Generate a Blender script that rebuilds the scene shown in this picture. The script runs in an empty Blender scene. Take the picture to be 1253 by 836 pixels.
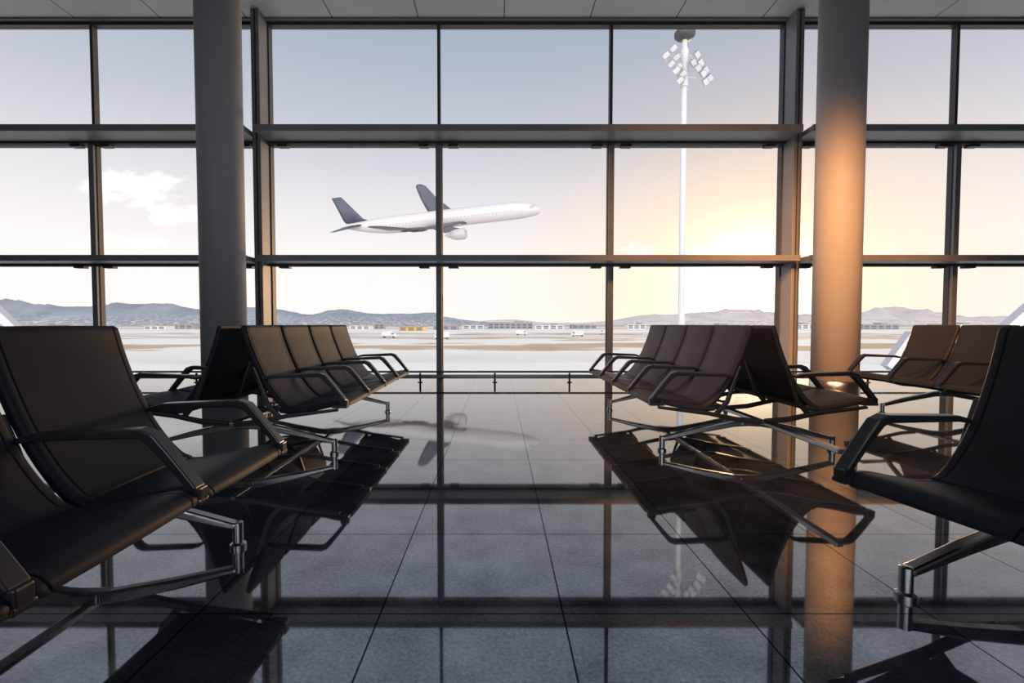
import bpy, math, random
from mathutils import Vector, Matrix, noise
random.seed(7)
scene = bpy.context.scene
COL = scene.collection
H = 0.95

# ------------------------------------------------------------------ materials
def mat(name, base, rough=0.5, metal=0.0, spec=0.5, noise_scale=None, noise_amt=0.12, bump=0.0, bump_scale=None, coat=0.0):
    m = bpy.data.materials.new(name); m.use_nodes = True
    nt = m.node_tree; b = nt.nodes['Principled BSDF']
    b.inputs['Roughness'].default_value = rough
    b.inputs['Metallic'].default_value = metal
    b.inputs['Specular IOR Level'].default_value = spec
    b.inputs['Coat Weight'].default_value = coat
    tc = nt.nodes.new('ShaderNodeTexCoord')
    n = nt.nodes.new('ShaderNodeTexNoise'); n.inputs['Scale'].default_value = noise_scale or 6.0
    n.inputs['Detail'].default_value = 4
    nt.links.new(tc.outputs['Object'], n.inputs['Vector'])
    r = nt.nodes.new('ShaderNodeMixRGB'); r.blend_type = 'MIX'
    r.inputs[1].default_value = (*[c*(1-noise_amt) for c in base], 1)
    r.inputs[2].default_value = (*[min(1, c*(1+noise_amt)) for c in base], 1)
    nt.links.new(n.outputs['Fac'], r.inputs[0]); nt.links.new(r.outputs[0], b.inputs['Base Color'])
    if bump:
        n2 = nt.nodes.new('ShaderNodeTexNoise'); n2.inputs['Scale'].default_value = bump_scale or 200
        nt.links.new(tc.outputs['Object'], n2.inputs['Vector'])
        bp = nt.nodes.new('ShaderNodeBump'); bp.inputs['Strength'].default_value = bump; bp.inputs['Distance'].default_value = 0.002
        nt.links.new(n2.outputs['Fac'], bp.inputs['Height']); nt.links.new(bp.outputs[0], b.inputs['Normal'])
    return m

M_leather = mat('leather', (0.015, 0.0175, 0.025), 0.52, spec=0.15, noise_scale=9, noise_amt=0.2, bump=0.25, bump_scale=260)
M_leather_flare = mat('flare_tinted_leather', (0.034, 0.029, 0.029), 0.5, spec=0.22, noise_scale=9, noise_amt=0.2, bump=0.25, bump_scale=260)  # same dark leather, colour lightened and warmed to carry the sun-flare wash
M_armblack = mat('arm_black', (0.018, 0.018, 0.021), 0.32, spec=0.5)
M_alu = mat('brushed_aluminium', (0.48, 0.475, 0.48), 0.25, metal=1.0, noise_scale=40)
M_sill = mat('sill_metal', (0.42, 0.41, 0.41), 0.35, metal=0.6)
M_darkmetal = mat('dark_metal', (0.07, 0.07, 0.075), 0.35, metal=0.8)
M_frame = mat('frame_metal', (0.18, 0.185, 0.20), 0.45, noise_scale=2)
M_gasket = mat('gasket', (0.035, 0.034, 0.038), 0.5)
M_column = mat('column_paint', (0.32, 0.315, 0.325), 0.60, noise_scale=1.5, noise_amt=0.06)
M_white = mat('white_paint', (0.80, 0.80, 0.80), 0.4, noise_scale=0.5, noise_amt=0.04)
M_wall = mat('wall_paint', (0.15, 0.155, 0.175), 0.7)
M_engine = mat('nacelle', (0.55, 0.53, 0.53), 0.35, noise_scale=0.6, noise_amt=0.05)
M_wing = mat('wing_grey', (0.14, 0.135, 0.16), 0.45, noise_scale=0.3, noise_amt=0.08)
M_tail = mat('tail_navy', (0.085, 0.095, 0.14), 0.4, noise_scale=0.3, noise_amt=0.08)
M_lampgrey = mat('lamp_grey', (0.32, 0.33, 0.36), 0.4)
M_lamplens = mat('lamp_lens', (0.60, 0.60, 0.62), 0.25)
M_mastdark = mat('mast_dark', (0.06, 0.06, 0.065), 0.5)

def tiled(name, c1, c2, joint, sx, sy, ox, oy, jw, rough, speckle=True, spec=0.5, ior=1.5):
    m = bpy.data.materials.new(name); m.use_nodes = True
    nt = m.node_tree; N = nt.nodes; L = nt.links; b = N['Principled BSDF']
    b.inputs['IOR'].default_value = ior
    geo = N.new('ShaderNodeNewGeometry'); sep = N.new('ShaderNodeSeparateXYZ'); L.new(geo.outputs['Position'], sep.inputs[0])
    def mth(op, a, bb=None):
        n = N.new('ShaderNodeMath'); n.operation = op
        for i, v in enumerate((a, bb)):
            if v is None: continue
            if isinstance(v, (int, float)): n.inputs[i].default_value = v
            else: L.new(v, n.inputs[i])
        return n.outputs[0]
    def line(c, off, s):
        t = mth('DIVIDE', mth('SUBTRACT', c, off), s)
        f = mth('FRACT', t)
        d = mth('ABSOLUTE', mth('SUBTRACT', f, 0.5))
        return mth('GREATER_THAN', d, 0.5 - jw/s/2), mth('FLOOR', t)
    lx, ix = line(sep.outputs[0], ox, sx); ly, iy = line(sep.outputs[1], oy, sy)
    ln = mth('MAXIMUM', lx, ly)
    cmb = N.new('ShaderNodeCombineXYZ'); L.new(ix, cmb.inputs[0]); L.new(iy, cmb.inputs[1])
    wn = N.new('ShaderNodeTexWhiteNoise'); wn.noise_dimensions = '3D'; L.new(cmb.outputs[0], wn.inputs['Vector'])
    mx = N.new('ShaderNodeMixRGB'); mx.inputs[1].default_value = (*c1, 1); mx.inputs[2].default_value = (*c2, 1)
    fac = wn.outputs['Value']
    if speckle:
        n1 = N.new('ShaderNodeTexNoise'); n1.inputs['Scale'].default_value = 80; n1.inputs['Detail'].default_value = 4; n1.inputs['Roughness'].default_value = 0.75
        L.new(geo.outputs['Position'], n1.inputs['Vector'])
        n2 = N.new('ShaderNodeTexNoise'); n2.inputs['Scale'].default_value = 5; n2.inputs['Detail'].default_value = 6
        L.new(geo.outputs['Position'], n2.inputs['Vector'])
        s = mth('MULTIPLY', mth('SUBTRACT', n1.outputs['Fac'], 0.40), 3.6)
        fac = mth('ADD', mth('ADD', mth('MULTIPLY', wn.outputs['Value'], 0.35), mth('MULTIPLY', s, 0.6)), mth('MULTIPLY', mth('SUBTRACT', n2.outputs['Fac'], 0.5), 1.2))
        rr = mth('ADD', mth('MULTIPLY', n2.outputs['Fac'], 0.04), rough-0.02)
        L.new(rr, b.inputs['Roughness'])
        var = mth('ADD', mth('ADD', mth('MULTIPLY', mth('SUBTRACT', n1.outputs['Fac'], 0.5), 2.0), mth('MULTIPLY', mth('SUBTRACT', n2.outputs['Fac'], 0.5), 1.4)), mth('ADD', mth('MULTIPLY', wn.outputs['Value'], 0.12), spec-0.06))
        L.new(mth('MULTIPLY', mth('MAXIMUM', var, 0.1), mth('SUBTRACT', 1.0, mth('MULTIPLY', ln, 0.95))), b.inputs['Specular IOR Level'])
    else:
        b.inputs['Roughness'].default_value = rough
        b.inputs['Specular IOR Level'].default_value = spec
    L.new(fac, mx.inputs[0])
    m2 = N.new('ShaderNodeMixRGB'); L.new(ln, m2.inputs[0]); L.new(mx.outputs[0], m2.inputs[1]); m2.inputs[2].default_value = (*joint, 1)
    L.new(m2.outputs[0], b.inputs['Base Color'])
    return m
M_floor = tiled('polished_granite', (0.009, 0.013, 0.019), (0.062, 0.076, 0.095), (0.006, 0.006, 0.007), 0.6, 0.6, 0.212, 0.35, 0.006, 0.032, True, 0.95, 2.0)
M_ceiling = tiled('ceiling_panels', (0.52, 0.52, 0.52), (0.56, 0.56, 0.56), (0.05, 0.05, 0.05), 1.5, 3.2, 0.1, 7.9, 0.02, 0.5, False)

# ------------------------------------------------------------------ mesh helpers
def mesh_obj(name, verts, faces, mats, parent=None, smooth=False, midx=None, bevel=0.0, label=None):
    me = bpy.data.meshes.new(name)
    me.from_pydata([tuple(v) for v in verts], [], faces); me.validate()
    for m in (mats if isinstance(mats, (list, tuple)) else [mats]): me.materials.append(m)
    if midx:
        for p, i in zip(me.polygons, midx): p.material_index = i
    if smooth:
        for p in me.polygons: p.use_smooth = True
    o = bpy.data.objects.new(name, me); COL.objects.link(o)
    if bevel:
        md = o.modifiers.new('bevel', 'BEVEL'); md.width = bevel; md.segments = 2; md.limit_method = 'ANGLE'
        md.harden_normals = False
    if parent: o.parent = parent
    if label: o['label'] = label
    return o

class B:
    """mesh builder"""
    def __init__(s): s.v = []; s.f = []; s.m = []
    def add(s, verts, faces, mi=0):
        o = len(s.v); s.v += [Vector(v) for v in verts]; s.f += [tuple(i+o for i in f) for f in faces]; s.m += [mi]*len(faces)
    def box(s, x0, x1, y0, y1, z0, z1, mi=0, mtx=None):
        vs = [Vector(p) for p in [(x0,y0,z0),(x1,y0,z0),(x1,y1,z0),(x0,y1,z0),(x0,y0,z1),(x1,y0,z1),(x1,y1,z1),(x0,y1,z1)]]
        if mtx: vs = [mtx @ v for v in vs]
        s.add(vs, [(0,3,2,1),(4,5,6,7),(0,1,5,4),(1,2,6,5),(2,3,7,6),(3,0,4,7)], mi)
    def lathe(s, prof, n=24, mi=0, mtx=None, cap=True):
        vs = []; fs = []
        for (r, z) in prof:
            for k in range(n):
                a = 2*math.pi*k/n; vs.append(Vector((r*math.cos(a), r*math.sin(a), z)))
        for i in range(len(prof)-1):
            for k in range(n):
                k2 = (k+1) % n
                fs.append((i*n+k, i*n+k2, (i+1)*n+k2, (i+1)*n+k))
        if cap:
            fs.append(tuple(reversed(range(n)))); fs.append(tuple((len(prof)-1)*n+k for k in range(n)))
        if mtx: vs = [mtx @ v for v in vs]
        s.add(vs, fs, mi)
    def loft(s, rings, mi=0, cap=True):
        n = len(rings[0]); vs = [p for r in rings for p in r]; fs = []
        for i in range(len(rings)-1):
            for k in range(n):
                k2 = (k+1) % n
                fs.append((i*n+k, i*n+k2, (i+1)*n+k2, (i+1)*n+k))
        if cap:
            fs.append(tuple(reversed(range(n)))); fs.append(tuple((len(rings)-1)*n+k for k in range(n)))
        s.add(vs, fs, mi)
    def obj(s, name, mats, parent=None, smooth=False, bevel=0.0, label=None):
        o = mesh_obj(name, s.v, s.f, mats, parent, smooth, s.m, bevel, label)
        import bmesh
        bm = bmesh.new(); bm.from_mesh(o.data); bmesh.ops.recalc_face_normals(bm, faces=bm.faces); bm.to_mesh(o.data); bm.free()
        return o

def tag(o, label, cat, group=None):
    o['label'] = label; o['category'] = cat
    if group: o['group'] = group
    return o
def empty(name, loc):
    e = bpy.data.objects.new(name, None); e.location = loc; e.empty_display_size = 0.2; COL.objects.link(e); return e
def struct(o): o['kind'] = 'structure'; return o

def catmull(pts, n):
    out = []
    P = [pts[0]] + list(pts) + [pts[-1]]
    for i in range(1, len(P)-2):
        for k in range(n):
            t = k/n
            p0, p1, p2, p3 = P[i-1], P[i], P[i+1], P[i+2]
            out.append(tuple(0.5*((2*p1[j]) + (-p0[j]+p2[j])*t + (2*p0[j]-5*p1[j]+4*p2[j]-p3[j])*t*t + (-p0[j]+3*p1[j]-3*p2[j]+p3[j])*t**3) for j in range(len(p1))))
    out.append(tuple(pts[-1])); return out

# ------------------------------------------------------------------ room shell
XL, XR, YB, YW, ZC = -13.5, 14.4, -7.0, 8.76, 6.3
b = B(); b.box(XL, XR, YB, 8.95, -0.3, 0); struct(b.obj('floor', M_floor))
b = B(); b.box(XL, XR, YB, 8.95, ZC, ZC+0.3); struct(b.obj('ceiling', M_ceiling))
b = B(); b.box(XL-0.3, XL, YB, 8.95, 0, ZC); struct(b.obj('wall_left', M_wall))
b = B(); b.box(XR, XR+0.3, YB, 8.95, 0, ZC); struct(b.obj('wall_right', M_wall))
b = B(); b.box(XL-0.3, XR+0.3, YB-0.3, YB, 0, ZC); struct(b.obj('wall_back', M_wall))

majors = [-13.43, -4.14, 5.125, 14.33]
minors = [[-10.35, -7.2], [-1.06, 2.0], [8.13, 11.3]]
zb1, zt1 = 2.02, 2.10
zb2, zt2 = 4.16, 4.25
for i in range(3):
    x0, x1 = majors[i]+0.07, majors[i+1]-0.07
    fr = B()
    fr.box(x0, x1, 8.72, 8.82, 0.0, 0.035, 2); fr.box(x0, x1, 8.68, 8.82, ZC-0.08, ZC, 1)
    fr.box(x0, x1, 8.66, 8.80, zb1-0.03, zt1+0.02, 1); fr.box(x0, x1, 8.66, 8.80, zb2-0.04, zt2+0.03, 1)
    fr.box(x0, x0+0.02, 8.68, 8.82, 0.035, ZC-0.08, 1); fr.box(x1-0.02, x1, 8.68, 8.82, 0.035, ZC-0.08, 1)
    xs = [x0] + minors[i] + [x1]
    for xm in minors[i]:
        fr.box(xm-0.026, xm+0.026, 8.70, 8.82, zt2+0.03, ZC-0.08, 1)
        for a, c in ((0.035, zb1-0.03), (zt1+0.02, zb2-0.04)):
            fr.box(xm-0.046, xm+0.046, 8.62, 8.80, a, c, 0)
            fr.box(xm-0.060, xm-0.046, 8.68, 8.78, a, c, 1); fr.box(xm+0.046, xm+0.060, 8.68, 8.78, a, c, 1)
    for k in range(3):
        for z in (zb1-0.03, zb2-0.04):
            for xx in (xs[k]+0.26, xs[k+1]-0.26):
                fr.box(xx-0.09, xx+0.09, 8.60, 8.72, z-0.04, z, 1)
    w = empty('window_%d' % (i+1), ((x0+x1)/2, 8.76, 0)); struct(w)
    f = fr.obj('window_frame', [M_frame, M_gasket, M_sill], bevel=0.004); f.parent = w; f.matrix_parent_inverse = Matrix.Translation(-w.location)
    for z0, z1, nn in ((zb1, zt1, 1), (zb2, zt2, 2)):
        t = B(); t.box(x0+0.01, x1-0.01, 8.12, 8.66, z0, z1); t.box(x0+0.01, x1-0.01, 8.09, 8.13, z0-0.010, z1+0.010)
        t.box(x0+0.01, x1-0.01, 8.58, 8.62, z0-0.04, z0, 1)
        struct(t.obj('trim_%d' % (i*2+nn), [M_frame, M_gasket], bevel=0.006))
for j, xm in enumerate(majors):
    t = B(); t.box(xm-0.07, xm-0.012, 8.36, 8.80, 0, ZC); t.box(xm+0.012, xm+0.07, 8.36, 8.80, 0, ZC); t.box(xm-0.012, xm+0.012, 8.42, 8.80, 0, ZC, 1)
    struct(t.obj('trim_%d' % (7+j), [M_frame, M_gasket], bevel=0.006))
t = B(); t.box(XL, XR, 8.60, 8.68, ZC-0.03, ZC); struct(t.obj('trim_11', [M_frame, M_gasket], bevel=0.005))

# columns
for xm in (-4.17, 5.12):
    c = B(); c.lathe([(0.312, 0.0), (0.312, ZC-0.02)], 64)
    ob = c.obj('structural_column', M_column, smooth=True)
    ob.location = (xm, 7.33, 0)
    for p in ob.data.polygons:
        if len(p.vertices) > 4: p.use_smooth = False
    r = B(); r.lathe([(0.325, 0), (0.325, 0.10), (0.314, 0.11)], 64, cap=False)
    k = r.obj('base_collar', M_alu, parent=ob, smooth=True)
    tag(ob, 'smooth grey round column standing before the glazed wall', 'column', 'round columns before the glazing')

# low barrier rail
rail = empty('barrier_rail', (0, 7.86, 0)); tag(rail, 'low metal tube rail on short posts along the window', 'railing')
def tube_between(bd, a, c, r, n=12, mi=0, r2=None):
    a, c = Vector(a), Vector(c); d = c-a; q = d.to_track_quat('Z', 'Y').to_matrix().to_4x4()
    bd.lathe([(r, 0), (r2 if r2 is not None else r, d.length)], n, mi, Matrix.Translation(a) @ q)
t = B(); tube_between(t, (XL+0.1, 0, 0.175), (XR-0.1, 0, 0.175), 0.016); t.obj('rail_tube', M_darkmetal, rail, smooth=True)
pb = B(); pb.lathe([(0.04, 0), (0.04, 0.01), (0.016, 0.012), (0.016, 0.155)], 16)
post0 = pb.obj('post', M_darkmetal, rail, smooth=True)
xp = [(-1.28 + 1.22*k) for k in range(-9, 13)]
post0.location = (xp[0], 0, 0)
for x in xp[1:]:
    c = post0.copy(); COL.objects.link(c); c.parent = rail; c.location = (x, 0, 0)

# ------------------------------------------------------------------ seats
PITCH = 0.56
def shell(name, ctrl, hw, thick, mat_, nper=5):
    P = catmull(ctrl, nper); n = len(P)
    vs_ = [-1, -0.985, -0.95, -0.90, -0.875, -0.86, -0.845, -0.80, -0.5, -0.2, 0.2, 0.5, 0.80, 0.845, 0.86, 0.875, 0.90, 0.95, 0.985, 1]
    def hgt(v):
        a = abs(v)
        if a > 0.99: return -0.010
        if a > 0.98: return -0.002
        if 0.859 < a < 0.861: return -0.006
        if a > 0.87: return 0.004
        return 0.004 + 0.006*(1-(a/0.86)**2)
    V = []; F = []; nv = len(vs_)
    N = []
    for i in range(n):
        a = P[max(0, i-1)]; c = P[min(n-1, i+1)]
        d = Vector((c[0]-a[0], 0, c[1]-a[1])).normalized()
        N.append(Vector((-d.z, 0, d.x)))
    for side in (0, 1):
        for i in range(n):
            t = i/(n-1); w = hw(t)
            e = min(t, 1-t)*(n-1)
            endr = 0.0
            if e < 0.5: endr = -0.010
            for v in vs_:
                h = hgt(v) + endr if side == 0 else -thick + (0.010 if abs(v) > 0.99 else 0) + (0.008 if e < 0.5 else 0)
                p = Vector((P[i][0], v*w, P[i][1])) + N[i]*h
                V.append(p)
    o = n*nv
    for i in range(n-1):
        for j in range(nv-1):
            a = i*nv+j
            F.append((a, a+1, a+nv+1, a+nv)); F.append((o+a, o+a+nv, o+a+nv+1, o+a+1))
        F.append((i*nv, (i+1)*nv, o+(i+1)*nv, o+i*nv)); j = nv-1
        F.append((i*nv+j, o+i*nv+j, o+(i+1)*nv+j, (i+1)*nv+j))
    for j in range(nv-1):
        F.append((j, o+j, o+j+1, j+1)); a = (n-1)*nv+j; F.append((a, a+1, o+a+1, o+a))
    bb = B(); bb.add(V, F)
    me = bb.obj(name, mat_, smooth=True)
    md = me.modifiers.new('edges', 'EDGE_SPLIT'); md.split_angle = math.radians(50)
    return me
pan_ctrl = [(0.325, 0.372), (0.40, 0.366), (0.50, 0.374), (0.61, 0.396), (0.71, 0.418), (0.765, 0.420), (0.794, 0.404), (0.800, 0.380)]
back_ctrl = [(0.095, 0.945), (0.115, 0.865), (0.145, 0.775), (0.183, 0.675), (0.222, 0.590), (0.268, 0.510), (0.322, 0.437), (0.372, 0.388), (0.41, 0.372)]
def hw_pan(t): return 0.268 - 0.012*max(0, (t-0.8)/0.2)**2
def hw_back(t):
    return 0.270 - 0.006*math.sin(t*math.pi) - (0.008*((0.06-t)/0.06) if t < 0.06 else 0)
def sweep_rect(path, w, hts):
    rings = []
    n = len(path)
    for i in range(n):
        a = path[max(0, i-1)]; c = path[min(n-1, i+1)]
        d = Vector((c[0]-a[0], 0, c[1]-a[1])).normalized(); N = Vector((-d.z, 0, d.x))
        h = hts[i]/2
        p = Vector((path[i][0], 0, path[i][1]))
        rings.append([p+N*h+Vector((0, -w/2, 0)), p+N*h+Vector((0, w/2, 0)), p-N*h+Vector((0, w/2, 0)), p-N*h+Vector((0, -w/2, 0))])
    return rings
proto = {}
for key, ml_ in (('', M_leather), ('b', M_leather_flare)):
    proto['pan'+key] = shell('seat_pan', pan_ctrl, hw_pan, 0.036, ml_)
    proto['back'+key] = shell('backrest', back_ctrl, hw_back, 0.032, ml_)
arm_path = [(0.225, 0.580), (0.28, 0.592), (0.45, 0.598), (0.612, 0.604), (0.645, 0.590), (0.70, 0.528), (0.765, 0.448), (0.785, 0.422)]
bb = B(); bb.loft(sweep_rect(arm_path, 0.052, [0.018, 0.024, 0.027, 0.031, 0.036, 0.031, 0.027, 0.026]))
bb.box(0.70, 0.805, -0.028, 0.028, 0.376, 0.394); bb.box(0.75, 0.805, -0.022, 0.022, 0.385, 0.43)
proto['arm'] = bb.obj('armrest', M_armblack, bevel=0.005)
bb = B(); bb.loft(sweep_rect([(0.02, 0.262), (0.18, 0.275), (0.38, 0.318), (0.74, 0.362)], 0.032, [0.034, 0.034, 0.028, 0.018]))
bb.loft(sweep_rect([(0.33, 0.31), (0.25, 0.40), (0.20, 0.55), (0.16, 0.66)], 0.022, [0.035, 0.03, 0.025, 0.016]))
proto['brk'] = bb.obj('support_bracket', M_darkmetal, bevel=0.004)
bb = B(); bb.box(-0.06, 0.06, -0.034, 0.034, 0.190, 0.240)
for s in (1, -1):
    path = [(0.0, 0.216), (0.10, 0.210), (0.38, 0.155), (0.64, 0.092)]
    R = sweep_rect(path, 0.050, [0.056, 0.054, 0.044, 0.028])
    if s < 0: R = [[Vector((-p.x, p.y, p.z)) for p in r] for r in R]
    bb.loft(R)
proto['leg'] = bb.obj('leg', M_alu, bevel=0.010)
bb = B(); bb.lathe([(0.032, 0), (0.032, 0.016), (0.021, 0.024), (0.021, 0.108), (0.014, 0.112)], 20)
proto['foot'] = bb.obj('foot', M_alu, smooth=True)
md = proto['foot'].modifiers.new('e', 'EDGE_SPLIT'); md.split_angle = math.radians(40)

def inst(p, parent, loc, rot=0.0, sy=1.0):
    c = p.copy(); COL.objects.link(c); c.parent = parent; c.location = loc; c.rotation_euler = (0, 0, rot); c.scale = (1, sy, 1); return c
def bench(cx, y0, n, sides, legs, label, beam=(0.0, None), rot=0.0, key='', pitch=PITCH):
    e = empty('airport_bench', (cx, y0, 0)); tag(e, label, 'bench', 'rows of airport lounge seating')
    e.rotation_euler = (0, 0, math.radians(rot))
    L0 = beam[0]; L1 = beam[1] if beam[1] is not None else n*pitch
    t = B(); t.box(-0.022, 0.022, L0, L1, 0.242, 0.272)
    t.obj('beam', M_alu, e, bevel=0.006, label='grey metal support beam')
    for s in sides:
        r = 0 if s > 0 else math.pi
        for i in range(n):
            inst(proto['pan'+key], e, (0, (i+0.5)*pitch, 0), r, pitch/PITCH)
            inst(proto['back'+key], e, (0, (i+0.5)*pitch, 0), r, pitch/PITCH)
        for i in range(n+1):
            inst(proto['arm'], e, (0, i*pitch, 0), r)
            inst(proto['brk'], e, (0, i*pitch, 0), r)
    for y in legs:
        lg = inst(proto['leg'], e, (0, y, 0))
        for s in (1, -1):
            inst(proto['foot'], lg, (0.64*s, 0, 0))
    return e
bench(-1.75, 0.36, 3, (1,), (0.10, 3*0.585-0.09), 'near-black leather high-back beam seats with black angular armrests', pitch=0.585)
bench(-1.84, 3.30, 4, (1, -1), (0.2, 1.9), 'back-to-back row of dark leather beam seats beside a grey column')
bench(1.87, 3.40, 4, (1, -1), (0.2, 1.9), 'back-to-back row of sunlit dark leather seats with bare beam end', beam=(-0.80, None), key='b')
bench(2.25, 0.80, 2, (-1,), (0.2, 2*PITCH-0.12), 'dark leather high-back beam seats with chrome splayed legs', rot=12)
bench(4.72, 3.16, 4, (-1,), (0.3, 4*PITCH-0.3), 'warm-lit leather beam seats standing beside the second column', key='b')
for p in proto.values(): bpy.data.objects.remove(p)

# ------------------------------------------------------------------ exterior ground
GZ = -5.0
mgd = bpy.data.materials.new('airfield_ground'); mgd.use_nodes = True
nt = mgd.node_tree; N = nt.nodes; L = nt.links; bs = N['Principled BSDF']; bs.inputs['Roughness'].default_value = 0.85; bs.inputs['Specular IOR Level'].default_value = 0.2
geo = N.new('ShaderNodeNewGeometry'); sep = N.new('ShaderNodeSeparateXYZ'); L.new(geo.outputs['Position'], sep.inputs[0])
def mth(op, a, c=None):
    n = N.new('ShaderNodeMath'); n.operation = op
    for i, v in enumerate((a, c)):
        if v is None: continue
        if isinstance(v, (int, float)): n.inputs[i].default_value = v
        else: L.new(v, n.inputs[i])
    return n.outputs[0]
mp = N.new('ShaderNodeMapping'); mp.inputs['Scale'].default_value = (0.02, 0.03, 1); L.new(geo.outputs['Position'], mp.inputs[0])
nz = N.new('ShaderNodeTexNoise'); nz.inputs['Scale'].default_value = 1.0; nz.inputs['Detail'].default_value = 7; L.new(mp.outputs[0], nz.inputs['Vector'])
yy = mth('ADD', sep.outputs[1], mth('MULTIPLY', mth('SUBTRACT', nz.outputs['Fac'], 0.5), mth('MULTIPLY', sep.outputs[1], 1.0)))
inv = mth('DIVIDE', 60.0, mth('MAXIMUM', yy, 60.0))
cr = N.new('ShaderNodeValToRGB'); L.new(inv, cr.inputs[0]); e = cr.color_ramp; e.interpolation = 'LINEAR'
pale = (1.0, 0.95, 0.87, 1); brown = (0.64, 0.45, 0.30, 1); tar = (0.90, 0.84, 0.76, 1); olive = (0.46, 0.39, 0.29, 1)
stops = [(0.0, olive), (0.04, olive), (0.055, pale), (0.08, brown), (0.10, tar), (0.14, pale), (0.18, pale), (0.20, olive), (0.225, pale), (0.29, brown), (0.31, pale), (0.40, pale), (0.42, brown), (0.52, brown), (0.54, pale), (0.75, tar), (0.8, pale), (1.0, pale)]
while len(e.elements) > 1: e.elements.remove(e.elements[0])
e.elements[0].position = stops[0][0]; e.elements[0].color = stops[0][1]
for p, c in stops[1:]:
    k = e.elements.new(p); k.color = c
nf = N.new('ShaderNodeTexNoise'); nf.inputs['Scale'].default_value = 0.12; nf.inputs['Detail'].default_value = 6; L.new(geo.outputs['Position'], nf.inputs['Vector'])
ml = N.new('ShaderNodeMixRGB'); ml.blend_type = 'OVERLAY'; ml.inputs[0].default_value = 0.4; L.new(cr.outputs[0], ml.inputs[1]); L.new(nf.outputs['Fac'], ml.inputs[2])
L.new(ml.outputs[0], bs.inputs['Base Color'])
g = mesh_obj('airfield_ground', [(-6000, 8.96, GZ), (6000, 8.96, GZ), (6000, 6000, GZ), (-6000, 6000, GZ)], [(0,1,2,3)], mgd)
tag(g, 'pale concrete apron with brown grass strips outside the glass', 'ground'); g['kind'] = 'stuff'

# hills
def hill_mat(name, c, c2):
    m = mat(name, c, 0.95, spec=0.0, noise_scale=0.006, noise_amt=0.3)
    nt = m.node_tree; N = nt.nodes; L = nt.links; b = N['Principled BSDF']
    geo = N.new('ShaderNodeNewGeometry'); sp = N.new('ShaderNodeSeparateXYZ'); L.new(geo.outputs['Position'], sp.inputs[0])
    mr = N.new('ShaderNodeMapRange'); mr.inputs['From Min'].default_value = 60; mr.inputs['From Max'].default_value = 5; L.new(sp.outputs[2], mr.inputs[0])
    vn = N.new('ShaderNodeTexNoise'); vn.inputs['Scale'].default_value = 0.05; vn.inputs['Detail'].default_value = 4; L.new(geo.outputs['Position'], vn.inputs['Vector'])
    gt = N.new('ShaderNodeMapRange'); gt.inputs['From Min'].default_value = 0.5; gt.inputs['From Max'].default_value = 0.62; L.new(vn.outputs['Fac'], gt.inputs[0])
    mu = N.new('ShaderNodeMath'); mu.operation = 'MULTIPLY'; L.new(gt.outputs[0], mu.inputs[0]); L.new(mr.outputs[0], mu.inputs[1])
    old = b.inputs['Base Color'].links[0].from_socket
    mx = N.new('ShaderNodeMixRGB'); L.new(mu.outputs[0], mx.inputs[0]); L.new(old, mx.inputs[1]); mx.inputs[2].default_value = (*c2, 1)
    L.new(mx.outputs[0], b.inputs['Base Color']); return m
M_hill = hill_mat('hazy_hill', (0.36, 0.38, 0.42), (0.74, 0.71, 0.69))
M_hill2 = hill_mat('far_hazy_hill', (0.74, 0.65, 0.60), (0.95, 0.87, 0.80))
def hill(pts, D, mat_, label):
    P = catmull(pts, 10)
    fr = [(-0.16, 0.0), (-0.13, 0.2), (-0.10, 0.35), (-0.07, 0.5), (-0.04, 0.75), (-0.02, 0.9), (0, 1.0), (0.06, 0.6), (0.12, 0.0)]
    V = []
    for (dd, hf) in fr:
        for (px, py) in P:
            y = D*(1+dd); x = (px-610)/590*D
            top = (397-py)/590*D + 6
            nn = noise.noise(Vector((x*0.006, y*0.006, D)))*0.22 + noise.noise(Vector((x*0.02, y*0.02, 0)))*0.14
            h = max(0, top*hf*(1+nn*(2.4 if hf < 1 else 0.5)))
            V.append((x, y, GZ-1+h))
    n = len(P); F = []
    for i in range(len(fr)-1):
        for j in range(n-1):
            a = i*n+j; F.append((a, a+1, a+n+1, a+n))
    o = mesh_obj('hill', V, F, mat_, smooth=True)
    tag(o, label, 'hill', 'distant hills')
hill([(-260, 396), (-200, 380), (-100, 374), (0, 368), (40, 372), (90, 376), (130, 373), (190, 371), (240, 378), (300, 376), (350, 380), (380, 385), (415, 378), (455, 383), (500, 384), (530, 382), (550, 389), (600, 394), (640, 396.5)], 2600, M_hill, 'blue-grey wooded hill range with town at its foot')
hill([(560, 396), (620, 391), (680, 395), (740, 393), (780, 386), (830, 384), (870, 381), (900, 378), (940, 381), (1000, 386), (1060, 382), (1090, 375), (1130, 382), (1180, 388), (1260, 386), (1350, 392), (1500, 395)], 3600, M_hill2, 'pale hazy hill range glowing in low sun')

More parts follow.
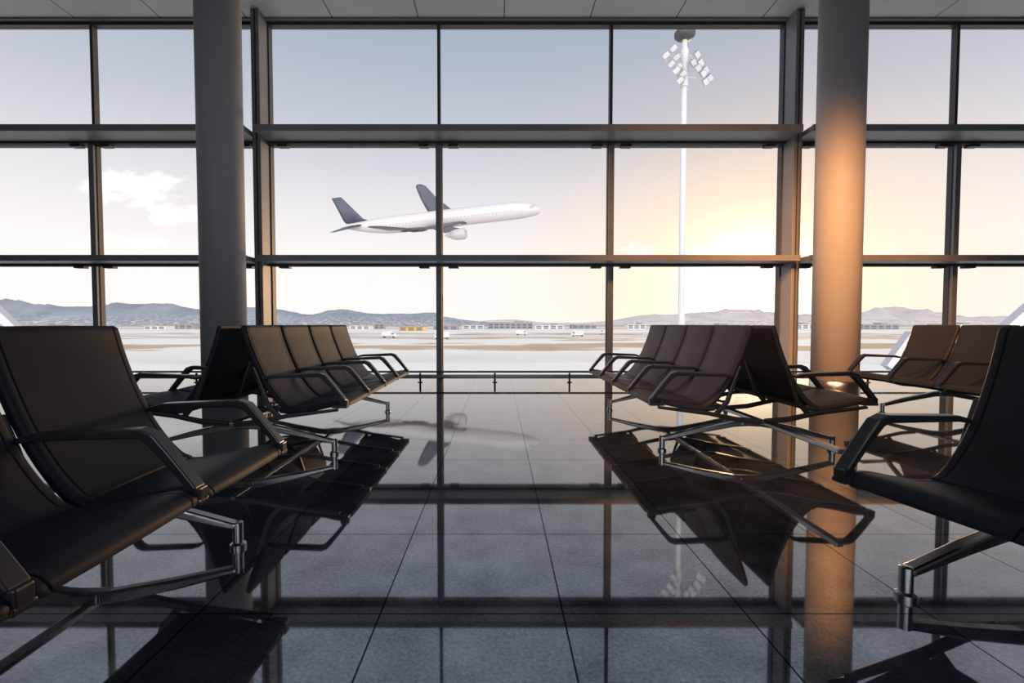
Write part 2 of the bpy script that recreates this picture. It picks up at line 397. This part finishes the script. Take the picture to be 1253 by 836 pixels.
# airport buildings
M_bwin = mat('building_glass', (0.12, 0.13, 0.15), 0.3)
M_yel = mat('yellow_cladding', (0.72, 0.46, 0.12), 0.6)
M_bg = mat('concrete_cladding', (0.38, 0.36, 0.36), 0.8, noise_scale=0.05)
M_bw = mat('pale_cladding', (0.78, 0.74, 0.70), 0.8, noise_scale=0.05)
def building(px0, px1, ytop, D, m, label, roof='flat'):
    x0 = (px0-610)/590*D; x1 = (px1-610)/590*D; h = (397-ytop)/590*D + H - GZ; d = min(40, (x1-x0)*0.7)
    b_ = B(); w = x1-x0
    b_.box(0, w, 0, d, 0, h)
    if roof == 'flat':
        b_.box(-0.6, w+0.6, -0.6, d+0.6, h, h+0.6, 2); b_.box(w*0.6, w*0.8, d*0.2, d*0.6, h+0.6, h+2.2, 2)
    else:
        n = 8; R = []
        for yy_ in (-0.5, d+0.5):
            R.append([Vector((w/2 - (w/2+0.5)*math.cos(math.pi*k/n), yy_, h + h*0.28*math.sin(math.pi*k/n))) for k in range(n+1)])
        b_.loft(R, 2)
    k = max(2, int(w/7))
    for i in range(k):
        xa = w*(i+0.15)/k; xb = w*(i+0.85)/k
        b_.box(xa, xb, -0.15, 0, h*0.55, h*0.8, 1)
        b_.box(xa, xb, -0.15, 0, h*0.15, h*0.4, 1)
    o = b_.obj('airport_building', [m, M_bwin, M_bg]); o.location = (x0, D, GZ)
    tag(o, label, 'building', 'airport buildings across the field')
for a in [(300, 332, 399.5, 520, M_bw, 'flat'), (343, 372, 399, 560, M_bg, 'flat'), (380, 396, 397.5, 600, M_bg, 'arch'), (428, 452, 398.5, 560, M_bw, 'flat'), (458, 470, 396.5, 600, M_bg, 'flat'), (488, 518, 400.2, 430, M_yel, 'flat'),
          (530, 560, 398.5, 520, M_bg, 'arch'), (566, 592, 398, 600, M_bw, 'flat'), (597, 652, 395, 620, M_bg, 'flat'), (655, 690, 398, 560, M_bw, 'flat'),
          (700, 730, 398, 640, M_bg, 'arch'), (768, 790, 397, 600, M_bw, 'flat'), (850, 905, 398, 640, M_bg, 'flat'), (965, 998, 397, 600, M_bw, 'flat'), (1056, 1100, 397.5, 560, M_bg, 'flat'), (1160, 1200, 397, 600, M_bw, 'flat'), (176, 202, 399, 540, M_bw, 'flat'), (210, 236, 397.5, 600, M_bg, 'flat'), (20, 60, 398, 580, M_bg, 'flat'), (84, 112, 399, 560, M_bw, 'arch')]:
    lab = {'yellow_cladding': 'yellow-clad low service building on the airfield', 'concrete_cladding': 'grey low terminal building on the airfield', 'pale_cladding': 'pale low hangar building on the airfield'}[a[4].name]
    building(a[0], a[1], a[2], a[3], a[4], lab, a[5])

# service trucks on the apron
tb = B()
tb.box(-2.6, 1.4, -1.1, 1.1, 0.8, 3.0, 0); tb.loft([[Vector((1.5, -1.05, 0.6)), Vector((1.5, 1.05, 0.6)), Vector((1.5, 1.05, 2.5)), Vector((1.5, -1.05, 2.5))], [Vector((2.7, -1.05, 0.6)), Vector((2.7, 1.05, 0.6)), Vector((2.7, 1.0, 2.4)), Vector((2.7, -1.0, 2.4))], [Vector((3.3, -1.05, 0.6)), Vector((3.3, 1.05, 0.6)), Vector((3.3, 1.0, 1.5)), Vector((3.3, -1.0, 1.5))]], 0)
tb.box(1.7, 2.6, -1.08, 1.08, 1.6, 2.2, 1); tb.box(-2.6, 3.2, -0.9, 0.9, 0.5, 0.8, 1)
for x in (-1.7, 2.3):
    for y in (-0.95, 0.95):
        tb.lathe([(0.48, -0.15), (0.48, 0.15)], 14, 1, Matrix.Translation((x, y, 0.48)) @ Matrix.Rotation(math.pi/2, 4, 'X'))
tr0 = tb.obj('service_truck', [M_white, M_bwin])
tl = 'small white service truck parked on the pale apron'
tr0.location = (-48, 210, GZ); tag(tr0, tl, 'truck', 'service trucks on the apron')
for (x, y, r) in ((-30, 250, 10), (-86, 240, 175), (-22, 190, 185), (12, 260, 0), (38, 230, 170), (-120, 260, 5), (62, 280, 180)):
    c = tr0.copy(); COL.objects.link(c); c.location = (x, y, GZ); c.rotation_euler = (0, 0, math.radians(r))

# inclined boarding bridges outside
def ramp(p0, p1, w, label):
    e = empty('boarding_bridge', (p0[0], p0[1], GZ)); tag(e, label, 'boarding bridge', 'white inclined bridges outside the glass')
    p0 = Vector(p0); p1 = Vector(p1); o = Vector((p0.x, p0.y, GZ))
    d = (p1-p0); q = d.to_track_quat('X', 'Z').to_matrix().to_4x4(); Lg = d.length
    m = Matrix.Translation(p0-o) @ q
    b_ = B(); b_.box(0, Lg, -w/2, w/2, -w*0.5, w*0.5, 0, m)
    b_.box(-0.02, Lg+0.02, -w/2-0.02, w/2+0.02, -w*0.56, -w*0.46, 1, m); b_.box(-0.02, Lg+0.02, -w/2-0.02, w/2+0.02, w*0.46, w*0.56, 1, m)
    for k in range(int(Lg/1.2)+1):
        x = min(Lg-0.05, k*1.2); b_.box(x, x+0.04, -w/2-0.015, w/2+0.015, -w*0.52, w*0.52, 1, m)
    b_.obj('tunnel', [M_white, M_lamplens], e)
    s = B()
    for t in (0.15, 0.85):
        c = (p0-o) + d*t
        tube_between(s, (c.x, c.y, 0), (c.x, c.y, c.z), 0.06)
    s.obj('support_post', M_white, e, smooth=True)
ramp((15.75, 19.5, -0.8), (16.7, 19.5, 0.55), 0.3, 'white inclined bridge tube on posts beyond the chairs')
ramp((22.7, 21.5, 0.8), (25.6, 21.5, 3.4), 0.4, 'white inclined bridge tube on posts rising outwards')
ramp((-19.7, 20.0, 0.45), (-22.0, 20.0, 2.7), 0.3, 'white inclined bridge tube seen past the corner pane')

# ------------------------------------------------------------------ floodlight mast
mast = empty('floodlight_mast', (18.9, 50, GZ)); tag(mast, 'tall white floodlight mast with two slanted lamp clusters', 'light mast')
t = B(); t.lathe([(0.6, 0), (0.6, 0.6), (0.33, 0.65), (0.27, 35.0)], 20, 0); t.obj('pole', M_white, mast, smooth=True)
t = B(); t.lathe([(0.30, 34.75), (0.75, 34.95), (1.0, 35.15), (1.02, 35.5), (0.85, 35.75), (0.4, 35.95), (0.1, 36.0)], 24, 0)
t.obj('mast_cap', M_mastdark, mast, smooth=True, label='dark round mast cap')
t = B()
tube_between(t, (0, 0, 33.4), (-2.1, -0.3, 32.9), 0.08); tube_between(t, (0, 0, 33.2), (1.8, -0.3, 32.2), 0.08)
tube_between(t, (0, 0, 31.4), (-1.0, -0.3, 31.1), 0.08); tube_between(t, (0, 0, 31.2), (1.5, -0.3, 30.8), 0.08)
tube_between(t, (-2.3, -0.3, 33.1), (-0.5, -0.3, 30.4), 0.07); tube_between(t, (0.4, -0.3, 33.1), (2.3, -0.3, 30.8), 0.07)
t.lathe([(0.40, 30.1), (0.40, 33.8)], 16)
t.obj('lamp_bracket', M_lamplens, mast)
lb = B()
q = 0.80
lb.loft([[Vector((-0.28*q, 0.1, -0.22*q)), Vector((0.28*q, 0.1, -0.22*q)), Vector((0.28*q, 0.1, 0.22*q)), Vector((-0.28*q, 0.1, 0.22*q))],
         [Vector((-0.44*q, -0.35, -0.33*q)), Vector((0.44*q, -0.35, -0.33*q)), Vector((0.44*q, -0.35, 0.33*q)), Vector((-0.44*q, -0.35, 0.33*q))],
         [Vector((-0.44*q, -0.42, -0.33*q)), Vector((0.44*q, -0.42, -0.33*q)), Vector((0.44*q, -0.42, 0.33*q)), Vector((-0.44*q, -0.42, 0.33*q))]], 1)
lb.box(-0.38*q, 0.38*q, -0.44, -0.41, -0.28*q, 0.28*q, 0)
lb.box(-0.06, 0.06, 0, 0.3, -0.06, 0.06, 1)
l0 = lb.obj('floodlight', [M_lamplens, M_lampgrey], mast)
pos = []
for k in range(4):
    f = k/3
    pos.append((-2.15+1.5*f, 32.9-2.3*f))
    pos.append((-1.50+1.1*f, 33.5-2.3*f))
    pos.append((0.75+1.55*f, 32.9-2.0*f))
    pos.append((0.45+1.35*f, 32.2-1.8*f))
first = True
for (x, z) in pos:
    c = l0 if first else l0.copy()
    if not first: COL.objects.link(c); c.parent = mast
    first = False
    c.location = (x, -0.6 + random.uniform(-0.4, 0.3), z); c.rotation_euler = (math.radians(45+random.uniform(-8, 8)), math.radians((-32 if x < 0 else 32)+random.uniform(-5, 5)), math.radians(-38 if x < 0 else 38))

# ------------------------------------------------------------------ airliner  (x forward, y left, z up)
plane = empty('airliner', (0, 0, 0)); tag(plane, 'white twin-engine jet airliner with navy tail, climbing after takeoff', 'airplane')
mf = bpy.data.materials.new('fuselage_paint'); mf.use_nodes = True
nt = mf.node_tree; N = nt.nodes; L = nt.links; bs = N['Principled BSDF']; bs.inputs['Roughness'].default_value = 0.35
tc = N.new('ShaderNodeTexCoord'); sp = N.new('ShaderNodeSeparateXYZ'); L.new(tc.outputs['Object'], sp.inputs[0])
fx = mth('LESS_THAN', mth('FRACT', mth('MULTIPLY', sp.outputs[0], 0.8)), 0.35)
zb = mth('LESS_THAN', mth('ABSOLUTE', mth('SUBTRACT', sp.outputs[2], 0.7)), 0.2)
rg = mth('MULTIPLY', mth('LESS_THAN', sp.outputs[0], 27.0), mth('GREATER_THAN', sp.outputs[0], -26.0))
ck = mth('MULTIPLY', mth('GREATER_THAN', sp.outputs[0], 33.0), mth('MULTIPLY', mth('LESS_THAN', sp.outputs[0], 34.8), mth('MULTIPLY', mth('GREATER_THAN', sp.outputs[2], 0.7), mth('LESS_THAN', sp.outputs[2], 1.4))))
wf = mth('MAXIMUM', mth('MULTIPLY', fx, mth('MULTIPLY', zb, rg)), ck)
mx = N.new('ShaderNodeMixRGB'); L.new(mth('MULTIPLY', wf, 0.35), mx.inputs[0]); mx.inputs[1].default_value = (0.66, 0.64, 0.65, 1); mx.inputs[2].default_value = (0.1, 0.1, 0.13, 1)
L.new(mx.outputs[0], bs.inputs['Base Color'])
fus = [(-37, 0.25, 1.3), (-35, 0.8, 1.15), (-31, 1.5, 0.75), (-26, 2.3, 0.35), (-20, 2.95, 0.08), (-15, 3.1, 0), (0, 3.1, 0), (15, 3.1, 0), (24, 3.1, 0), (29, 2.95, -0.08), (32, 2.6, -0.22), (34.5, 2.0, -0.5), (36, 1.3, -0.75), (36.8, 0.6, -0.9), (37, 0.1, -0.95)]
P = catmull(fus, 3); R = []
for (x, r, z) in P:
    R.append([Vector((x, r*math.cos(2*math.pi*k/32), z + r*math.sin(2*math.pi*k/32))) for k in range(32)])
t = B(); t.loft(R); t.obj('fuselage', mf, plane, smooth=True)
def airfoil(xle, y, z, ch, th, vertical=False):
    pr = [(0, 0), (0.05, 0.4), (0.2, 0.5), (0.5, 0.42), (0.8, 0.18), (1, 0.0), (0.8, -0.12), (0.5, -0.28), (0.2, -0.4), (0.05, -0.3)]
    if vertical: return [Vector((xle-ch*a, c*th, z)) for a, c in pr]
    return [Vector((xle-ch*a, y, z+c*th)) for a, c in pr]
for s in (1, -1):
    t = B(); t.loft([airfoil(11.5, s*1.5, -1.9, 15.5, 1.8), airfoil(4.5, s*10, -0.4, 10.0, 1.1), airfoil(-4.5, s*22, 3.4, 6.4, 0.6), airfoil(-10.0, s*30, 7.0, 4.2, 0.35), airfoil(-12.2, s*31.3, 7.7, 1.8, 0.14)])
    for yy_, xx, zz in ((8, -5.6, -1.3), (14, -5.6, 0.3), (19.5, -7.0, 2.1)):
        t.lathe([(0.05, -2.2), (0.35, -1), (0.4, 0.5), (0.1, 2.4)], 10, 0, Matrix.Translation((xx+0.8, s*yy_, zz)) @ Matrix.Rotation(math.pi/2, 4, 'Y'))
    t.obj('wing', M_wing, plane, smooth=True)
    t = B(); t.loft([airfoil(-27.5, s*0.8, 1.4, 7.2, 0.7), airfoil(-34.2, s*10.8, 2.3, 2.4, 0.25)]); t.obj('tailplane', M_tail, plane, smooth=True)
    t = B(); m = Matrix.Translation((11.2, s*9.8, -3.5)) @ Matrix.Rotation(-math.pi/2, 4, 'Y')
    t.lathe([(1.25, 0.9), (1.45, 0.15), (1.62, 0.0), (1.85, 0.4), (1.95, 1.8), (1.85, 3.6), (1.45, 5.2), (1.1, 5.3), (0.9, 6.0), (0.55, 6.8), (0.1, 7.6)], 28, 0, m)
    t.lathe([(0.02, 0.5), (0.4, 0.9), (0.5, 1.0)], 14, 1, m)
    en = t.obj('engine', [M_engine, M_gasket], plane, smooth=True)
    t = B(); t.loft([[Vector((9.5, s*9.8-0.2, -1.7)), Vector((9.5, s*9.8+0.2, -1.7)), Vector((4.0, s*9.8+0.2, -2.6)), Vector((4.0, s*9.8-0.2, -2.6))],
                     [Vector((6.5, s*9.8-0.2, -0.6)), Vector((6.5, s*9.8+0.2, -0.6)), Vector((0.0, s*9.8+0.2, -0.7)), Vector((0.0, s*9.8-0.2, -0.7))]])
    t.obj('engine_pylon', M_wing, plane)
t = B(); t.loft([airfoil(-25.0, 0, 2.2, 9.5, 0.9, True), airfoil(-27.6, 0, 3.4, 7.6, 0.75, True), airfoil(-33.6, 0, 11.8, 3.6, 0.35, True)]); t.obj('tail_fin', M_tail, plane, smooth=True)
plane.rotation_mode = 'QUATERNION'
Rz = Matrix.Rotation(math.radians(-8), 4, 'Z'); Ry = Matrix.Rotation(math.radians(-4.6), 4, 'Y'); Rx = Matrix.Rotation(math.radians(27), 4, 'X')
plane.rotation_quaternion = (Rz @ Ry @ Rx).to_quaternion()
plane.location = (-21.7, 175, 38.7)

# ------------------------------------------------------------------ world
w = bpy.data.worlds.new('sky'); scene.world = w; w.use_nodes = True
nt = w.node_tree; N = nt.nodes; L = nt.links; N.clear()
out = N.new('ShaderNodeOutputWorld'); bg = N.new('ShaderNodeBackground'); L.new(bg.outputs[0], out.inputs[0])
tc = N.new('ShaderNodeTexCoord'); sp = N.new('ShaderNodeSeparateXYZ'); L.new(tc.outputs['Generated'], sp.inputs[0])
cr = N.new('ShaderNodeValToRGB'); L.new(sp.outputs[2], cr.inputs[0]); e = cr.color_ramp
st = [(0.0, (1.02, 0.98, 0.955, 1)), (0.13, (1.0, 0.965, 0.94, 1)), (0.22, (0.86, 0.835, 0.85, 1)), (0.37, (0.56, 0.595, 0.68, 1)), (0.52, (0.38, 0.45, 0.565, 1)), (1.0, (0.2, 0.28, 0.42, 1))]
while len(e.elements) > 1: e.elements.remove(e.elements[0])
e.elements[0].position = 0; e.elements[0].color = st[0][1]
for p, c in st[1:]:
    k = e.elements.new(p); k.color = c
sund = Vector((0.52, 1.0, 0.06)).normalized()
dt = N.new('ShaderNodeVectorMath'); dt.operation = 'DOT_PRODUCT'; L.new(tc.outputs['Generated'], dt.inputs[0]); dt.inputs[1].default_value = sund
d = mth('MAXIMUM', dt.outputs['Value'], 0.0)
def addcol(base, fac, col):
    m = N.new('ShaderNodeMixRGB'); m.blend_type = 'ADD'; m.inputs[0].default_value = 1.0; L.new(base, m.inputs[1])
    s = N.new('ShaderNodeVectorMath'); s.operation = 'SCALE'; s.inputs[0].default_value = col; L.new(fac, s.inputs['Scale'])
    L.new(s.outputs[0], m.inputs[2]); return m.outputs[0]
def mulcol(base, fac, col):
    m = N.new('ShaderNodeMixRGB'); m.blend_type = 'MULTIPLY'; L.new(fac, m.inputs[0]); L.new(base, m.inputs[1]); m.inputs[2].default_value = (*col, 1); return m.outputs[0]
bk = mth('MULTIPLY', mth('MAXIMUM', mth('MULTIPLY', sp.outputs[1], -1.0), 0.0), 1.9)
c = addcol(cr.outputs[0], bk, (1.0, 0.96, 0.93))
c = mulcol(c, mth('POWER', d, 24), (1.0, 0.77, 0.54))
c = addcol(c, mth('POWER', d, 30), (0.34, 0.19, 0.08))
c = addcol(c, mth('POWER', d, 100), (0.45, 0.40, 0.28))
c = addcol(c, mth('POWER', d, 350), (4.0, 3.1, 2.0))
ys = mth('MAXIMUM', sp.outputs[1], 0.05)
u = mth('DIVIDE', sp.outputs[0], ys); v = mth('DIVIDE', sp.outputs[2], ys)
cb = N.new('ShaderNodeCombineXYZ'); L.new(mth('MULTIPLY', u, 1.0), cb.inputs[0]); L.new(mth('MULTIPLY', v, 2.2), cb.inputs[1])
cn = N.new('ShaderNodeTexNoise'); cn.inputs['Scale'].default_value = 12; cn.inputs['Detail'].default_value = 9; cn.inputs['Roughness'].default_value = 0.6; L.new(cb.outputs[0], cn.inputs['Vector'])
def blob(cx, cy, rx, ry):
    a = mth('POWER', mth('ABSOLUTE', mth('DIVIDE', mth('SUBTRACT', u, cx), rx)), 2.0); b_ = mth('POWER', mth('ABSOLUTE', mth('DIVIDE', mth('SUBTRACT', v, cy), ry)), 2.0)
    return mth('MAXIMUM', mth('SUBTRACT', 1.0, mth('ADD', a, b_)), 0.0)
mk = mth('MAXIMUM', mth('MAXIMUM', blob(-0.76, 0.285, 0.17, 0.05), blob(-0.65, 0.225, 0.09, 0.035)), mth('MAXIMUM', blob(-0.80, 0.17, 0.12, 0.03), mth('MULTIPLY', blob(0.5, 0.14, 0.5, 0.04), 0.6)))
cl = N.new('ShaderNodeMapRange'); cl.interpolation_type = 'SMOOTHSTEP'; cl.inputs['From Min'].default_value = 0.62; cl.inputs['From Max'].default_value = 0.78
L.new(mth('ADD', cn.outputs['Fac'], mth('MULTIPLY', mk, 0.30)), cl.inputs[0])
cm = N.new('ShaderNodeMixRGB'); L.new(mth('MULTIPLY', cl.outputs[0], mth('GREATER_THAN', mk, 0.0)), cm.inputs[0]); L.new(c, cm.inputs[1]); cm.inputs[2].default_value = (1.05, 1.02, 1.0, 1)
L.new(cm.outputs[0], bg.inputs[0]); bg.inputs[1].default_value = 1.0

# sun
sl = bpy.data.lights.new('sun', 'SUN'); sl.energy = 1.2; sl.color = (1.0, 0.58, 0.28); sl.angle = math.radians(2.5)
so = bpy.data.objects.new('sun', sl); COL.objects.link(so); so.rotation_mode = 'QUATERNION'
so.rotation_quaternion = (sund).to_track_quat('Z', 'Y'); so.location = (20, 40, 10)
# added soft fill lights behind the camera, no visible fittings
def area(loc, target, e_, col, sx=3, sy=2):
    al = bpy.data.lights.new('fill_light', 'AREA'); al.shape = 'RECTANGLE'; al.size = sx; al.size_y = sy; al.energy = e_; al.color = col
    ao = bpy.data.objects.new('fill_light', al); COL.objects.link(ao); ao.location = loc
    ao.rotation_euler = (Vector(target)-Vector(loc)).to_track_quat('-Z', 'Y').to_euler()
for x in (-5, 5): area((x, -3, ZC-0.1), (x, 3, 0), 50, (0.75, 0.86, 1.0))
area((0, -3.0, 1.8), (0, 8, 7.5), 120, (0.8, 0.9, 1.0), 8, 1.0)
# added warm spots imitating the sun-flare wash on column, frames and seats
for loc, tgt, en, ang in (((1.6, -2.0, 5.9), (5.15, 7.3, 1.55), 12000, 27), ((-1.0, 1.5, 6.0), (2.0, 4.4, 0.7), 1300, 50), ((-2.0, 1.5, 5.9), (4.2, 8.6, 1.7), 5500, 34), ((1.5, 1.2, 6.0), (4.6, 4.4, 0.6), 650, 40)):
    sp_ = bpy.data.lights.new('flare_fill_spot', 'SPOT'); sp_.energy = en; sp_.color = (1.0, 0.43, 0.15); sp_.spot_size = math.radians(ang); sp_.spot_blend = 1.0; sp_.shadow_soft_size = 0.5
    sp_.specular_factor = 0.0
    so = bpy.data.objects.new('flare_fill_spot', sp_); COL.objects.link(so); so.location = loc
    so.rotation_euler = (Vector(tgt)-Vector(loc)).to_track_quat('-Z', 'Y').to_euler()

# ------------------------------------------------------------------ camera
cd = bpy.data.cameras.new('camera'); cd.sensor_width = 36; cd.lens = 36*590/1253; cd.shift_x = 16.5/1253
cd.clip_start = 0.05; cd.clip_end = 12000
cam = bpy.data.objects.new('camera', cd); COL.objects.link(cam); cam.location = (0, 0, H); cam.rotation_euler = (math.radians(90-2.04), 0, 0)
scene.camera = cam
scene.view_settings.view_transform = 'Standard'
